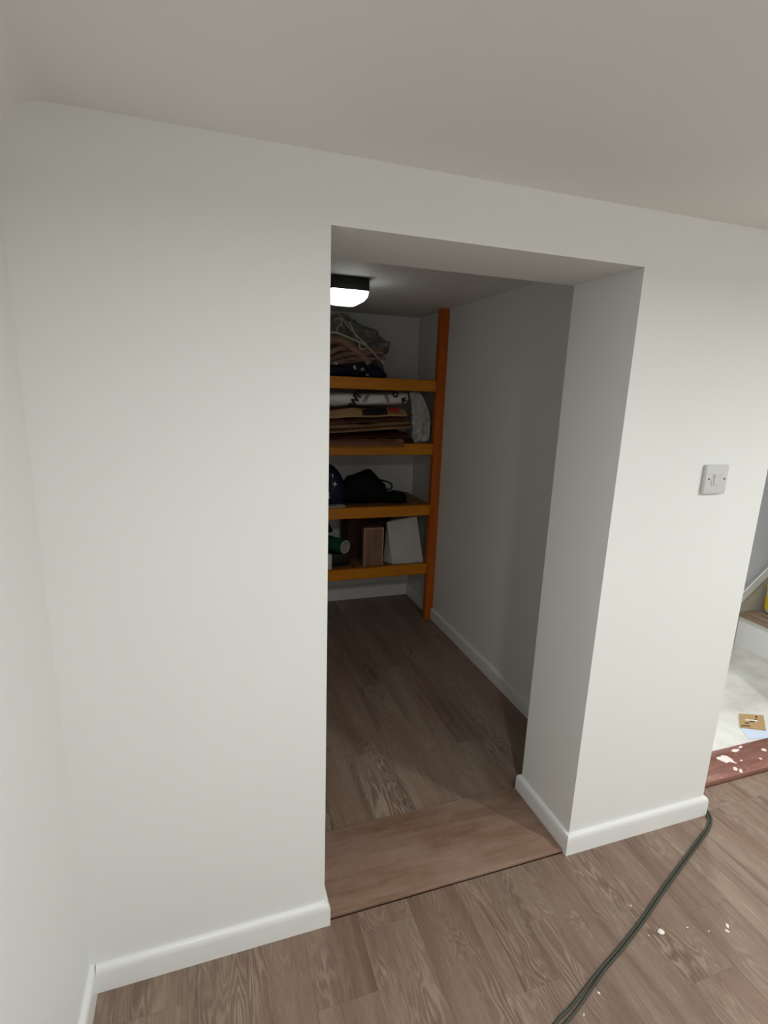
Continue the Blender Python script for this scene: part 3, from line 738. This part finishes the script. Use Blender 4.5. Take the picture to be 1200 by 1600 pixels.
bx = empty('brown_box', (0.698, 1.845, S4)); tag(bx, 'upright brown wooden box beside white paper bag on bottom shelf', 'box'); bx.rotation_euler = (0, 0, 0.0)
box('body', 'box_brown', (-0.062, 0.062, -0.020, 0.030, 0.0, 0.244), bx, 0.002, 1)
for b in ((-0.0640, -0.0560, -0.0235, -0.0203, 0.0, 0.246), (0.0560, 0.0640, -0.0235, -0.0203, 0.0, 0.246), (-0.0558, 0.0558, -0.0235, -0.0203, 0.238, 0.246)):
    box('edging', 'box_edge', b, bx, 0.001, 1)
# white paper bag: front panel tilted back, gusset on the left
def paper_bag():
    root = empty('paper_bag', (0.93, 1.85, S4)); tag(root, 'white paper bag standing next to post on the bottom shelf', 'bag')
    q = {'bl': (0.828, 1.822, S4 + 0.002), 'br': (1.034, 1.822, S4 + 0.002), 'tr': (0.992, 1.862, 0.672), 'tl': (0.792, 1.862, 0.640),
         'bl2': (0.790, 1.895, S4 + 0.002), 'br2': (1.030, 1.905, S4 + 0.002), 'tr2': (1.000, 1.885, 0.672), 'tl2': (0.797, 1.882, 0.640)}
    def panel(name, a, b, c, d, s, n=12, amp=0.012):
        A, B_, C_, D_ = [Vector(q[k]) for k in (a, b, c, d)]; v = []; f = []
        nrm = (B_ - A).cross(D_ - A).normalized()
        for off in (0, -0.0015):
            for j in range(n + 1):
                for i in range(n + 1):
                    u, w_ = i / n, j / n; p = (A.lerp(B_, u)).lerp(D_.lerp(C_, u), w_)
                    e = min(u, 1 - u, w_, 1 - w_) * 4; e = min(1, e)
                    p = p + nrm * (noise.noise(Vector((u * 3.5 + s, w_ * 3.0, s))) * amp * e + off)
                    v.append(p - Vector(root.location))
        W = n + 1; N = W * W
        for j in range(n):
            for i in range(n):
                k = j * W + i; f.append((k, k + 1, k + W + 1, k + W)); f.append((N + k, N + k + W, N + k + W + 1, N + k + 1))
        for i in range(n):
            for k, st_ in ((i, 1), (n * W + i, 1), (i * W, W), (i * W + n, W)): f.append((k, k + st_, N + k + st_, N + k))
        return pyd(name, 'paper_bag', v, f, root, sm=30)
    panel('front_panel', 'bl', 'br', 'tr', 'tl', 1.0); panel('gusset', 'bl2', 'bl', 'tl', 'tl2', 4.0, 6, 0.004)
    panel('gusset', 'br', 'br2', 'tr2', 'tr', 7.0, 6, 0.004); panel('back_panel', 'br2', 'bl2', 'tl2', 'tr2', 9.0, 8)
    panel('base', 'bl2', 'br2', 'br', 'bl', 12.0, 4, 0.0)
paper_bag()

# ------------------------------------------------------------------ cable and crumbs on the floor
cab = empty('power_cable', (1.0, -0.2, 0)); tag(cab, 'dark grey green cable trailing across the wood floor round the pier', 'cable')
def rel(p): return [(a - 1.0, b + 0.2, c) for a, b, c in p]
R = 0.0038
main = [(1.404, 0.30, R), (1.402, 0.20, 0.019 + R), (1.400, 0.15, 0.019 + R), (1.399, 0.095, 0.019 + R), (1.398, 0.06, R + 0.002), (1.396, 0.010, R), (1.376, -0.030, R), (1.335, -0.058, R), (1.285, -0.080, R), (1.103, -0.153, R), (0.971, -0.207, R), (0.849, -0.259, R), (0.747, -0.298, R), (0.656, -0.330, R), (0.584, -0.357, R), (0.519, -0.382, R), (0.467, -0.398, R), (0.36, -0.45, R), (0.20, -0.56, R)]
second = [(a + 0.0, b - 0.0075 if i > 6 else b, c) for i, (a, b, c) in enumerate(main)]
second = [(a + (0.0082 if i <= 6 else 0.003), b - (0.0 if i <= 4 else 0.004 if i <= 6 else 0.0072), c) for i, (a, b, c) in enumerate(main)]
for k in (14, 15, 16): second[k] = (second[k][0] + 0.003, second[k][1] - 0.002 * (k - 13), second[k][2])
tube('strand', 'cable', rel(main), R, cab, 8, 6); tube('strand', 'cable', rel(second), R, cab, 8, 6)
CR = [((0.886, -0.300), 0.0085, 'largest white plaster crumb lying on the wood floor'), ((1.082, -0.341), 0.0052, 'upper of two close white crumbs near the right edge'), ((1.068, -0.352), 0.0042, 'lower of two close white crumbs near the right edge'),
      ((0.969, -0.311), 0.0022, 'tiny white crumb right of the largest crumb'), ((1.018, -0.337), 0.0022, 'tiny white crumb left of the close pair of crumbs'), ((0.864, -0.212), 0.0022, 'tiny white crumb close right of the cable below pier'),
      ((0.612, -0.374), 0.0032, 'small white crumb touching the near side of the cable'), ((0.846, -0.297), 0.0016, 'speck of plaster just left of the largest crumb'), ((0.545, -0.402), 0.0022, 'white crumb near the cable at the bottom of the picture')]
for i, ((x, y), r, lb) in enumerate(CR):
    bm = bmesh.new(); bmesh.ops.create_icosphere(bm, subdivisions=2, radius=r)
    for v in bm.verts:
        d = 1 + 0.35 * noise.noise(v.co / r * 1.3 + Vector((i * 5, 0, 0))); v.co = Vector((v.co.x * d * 1.25, v.co.y * d * 0.85, max(-r * .25, v.co.z * d * 0.5)))
    mz = min(v.co.z for v in bm.verts)
    for v in bm.verts: v.co.z -= mz
    me = bpy.data.meshes.new('plaster_crumb'); bm.to_mesh(me); bm.free(); smooth(me, 30)
    o = link('plaster_crumb', me, 'crumb', None, (x, y, 0.0002)); o.rotation_euler = (0, 0, i * 0.9); tag(o, lb, 'crumb', 'plaster crumbs on the wood floor')
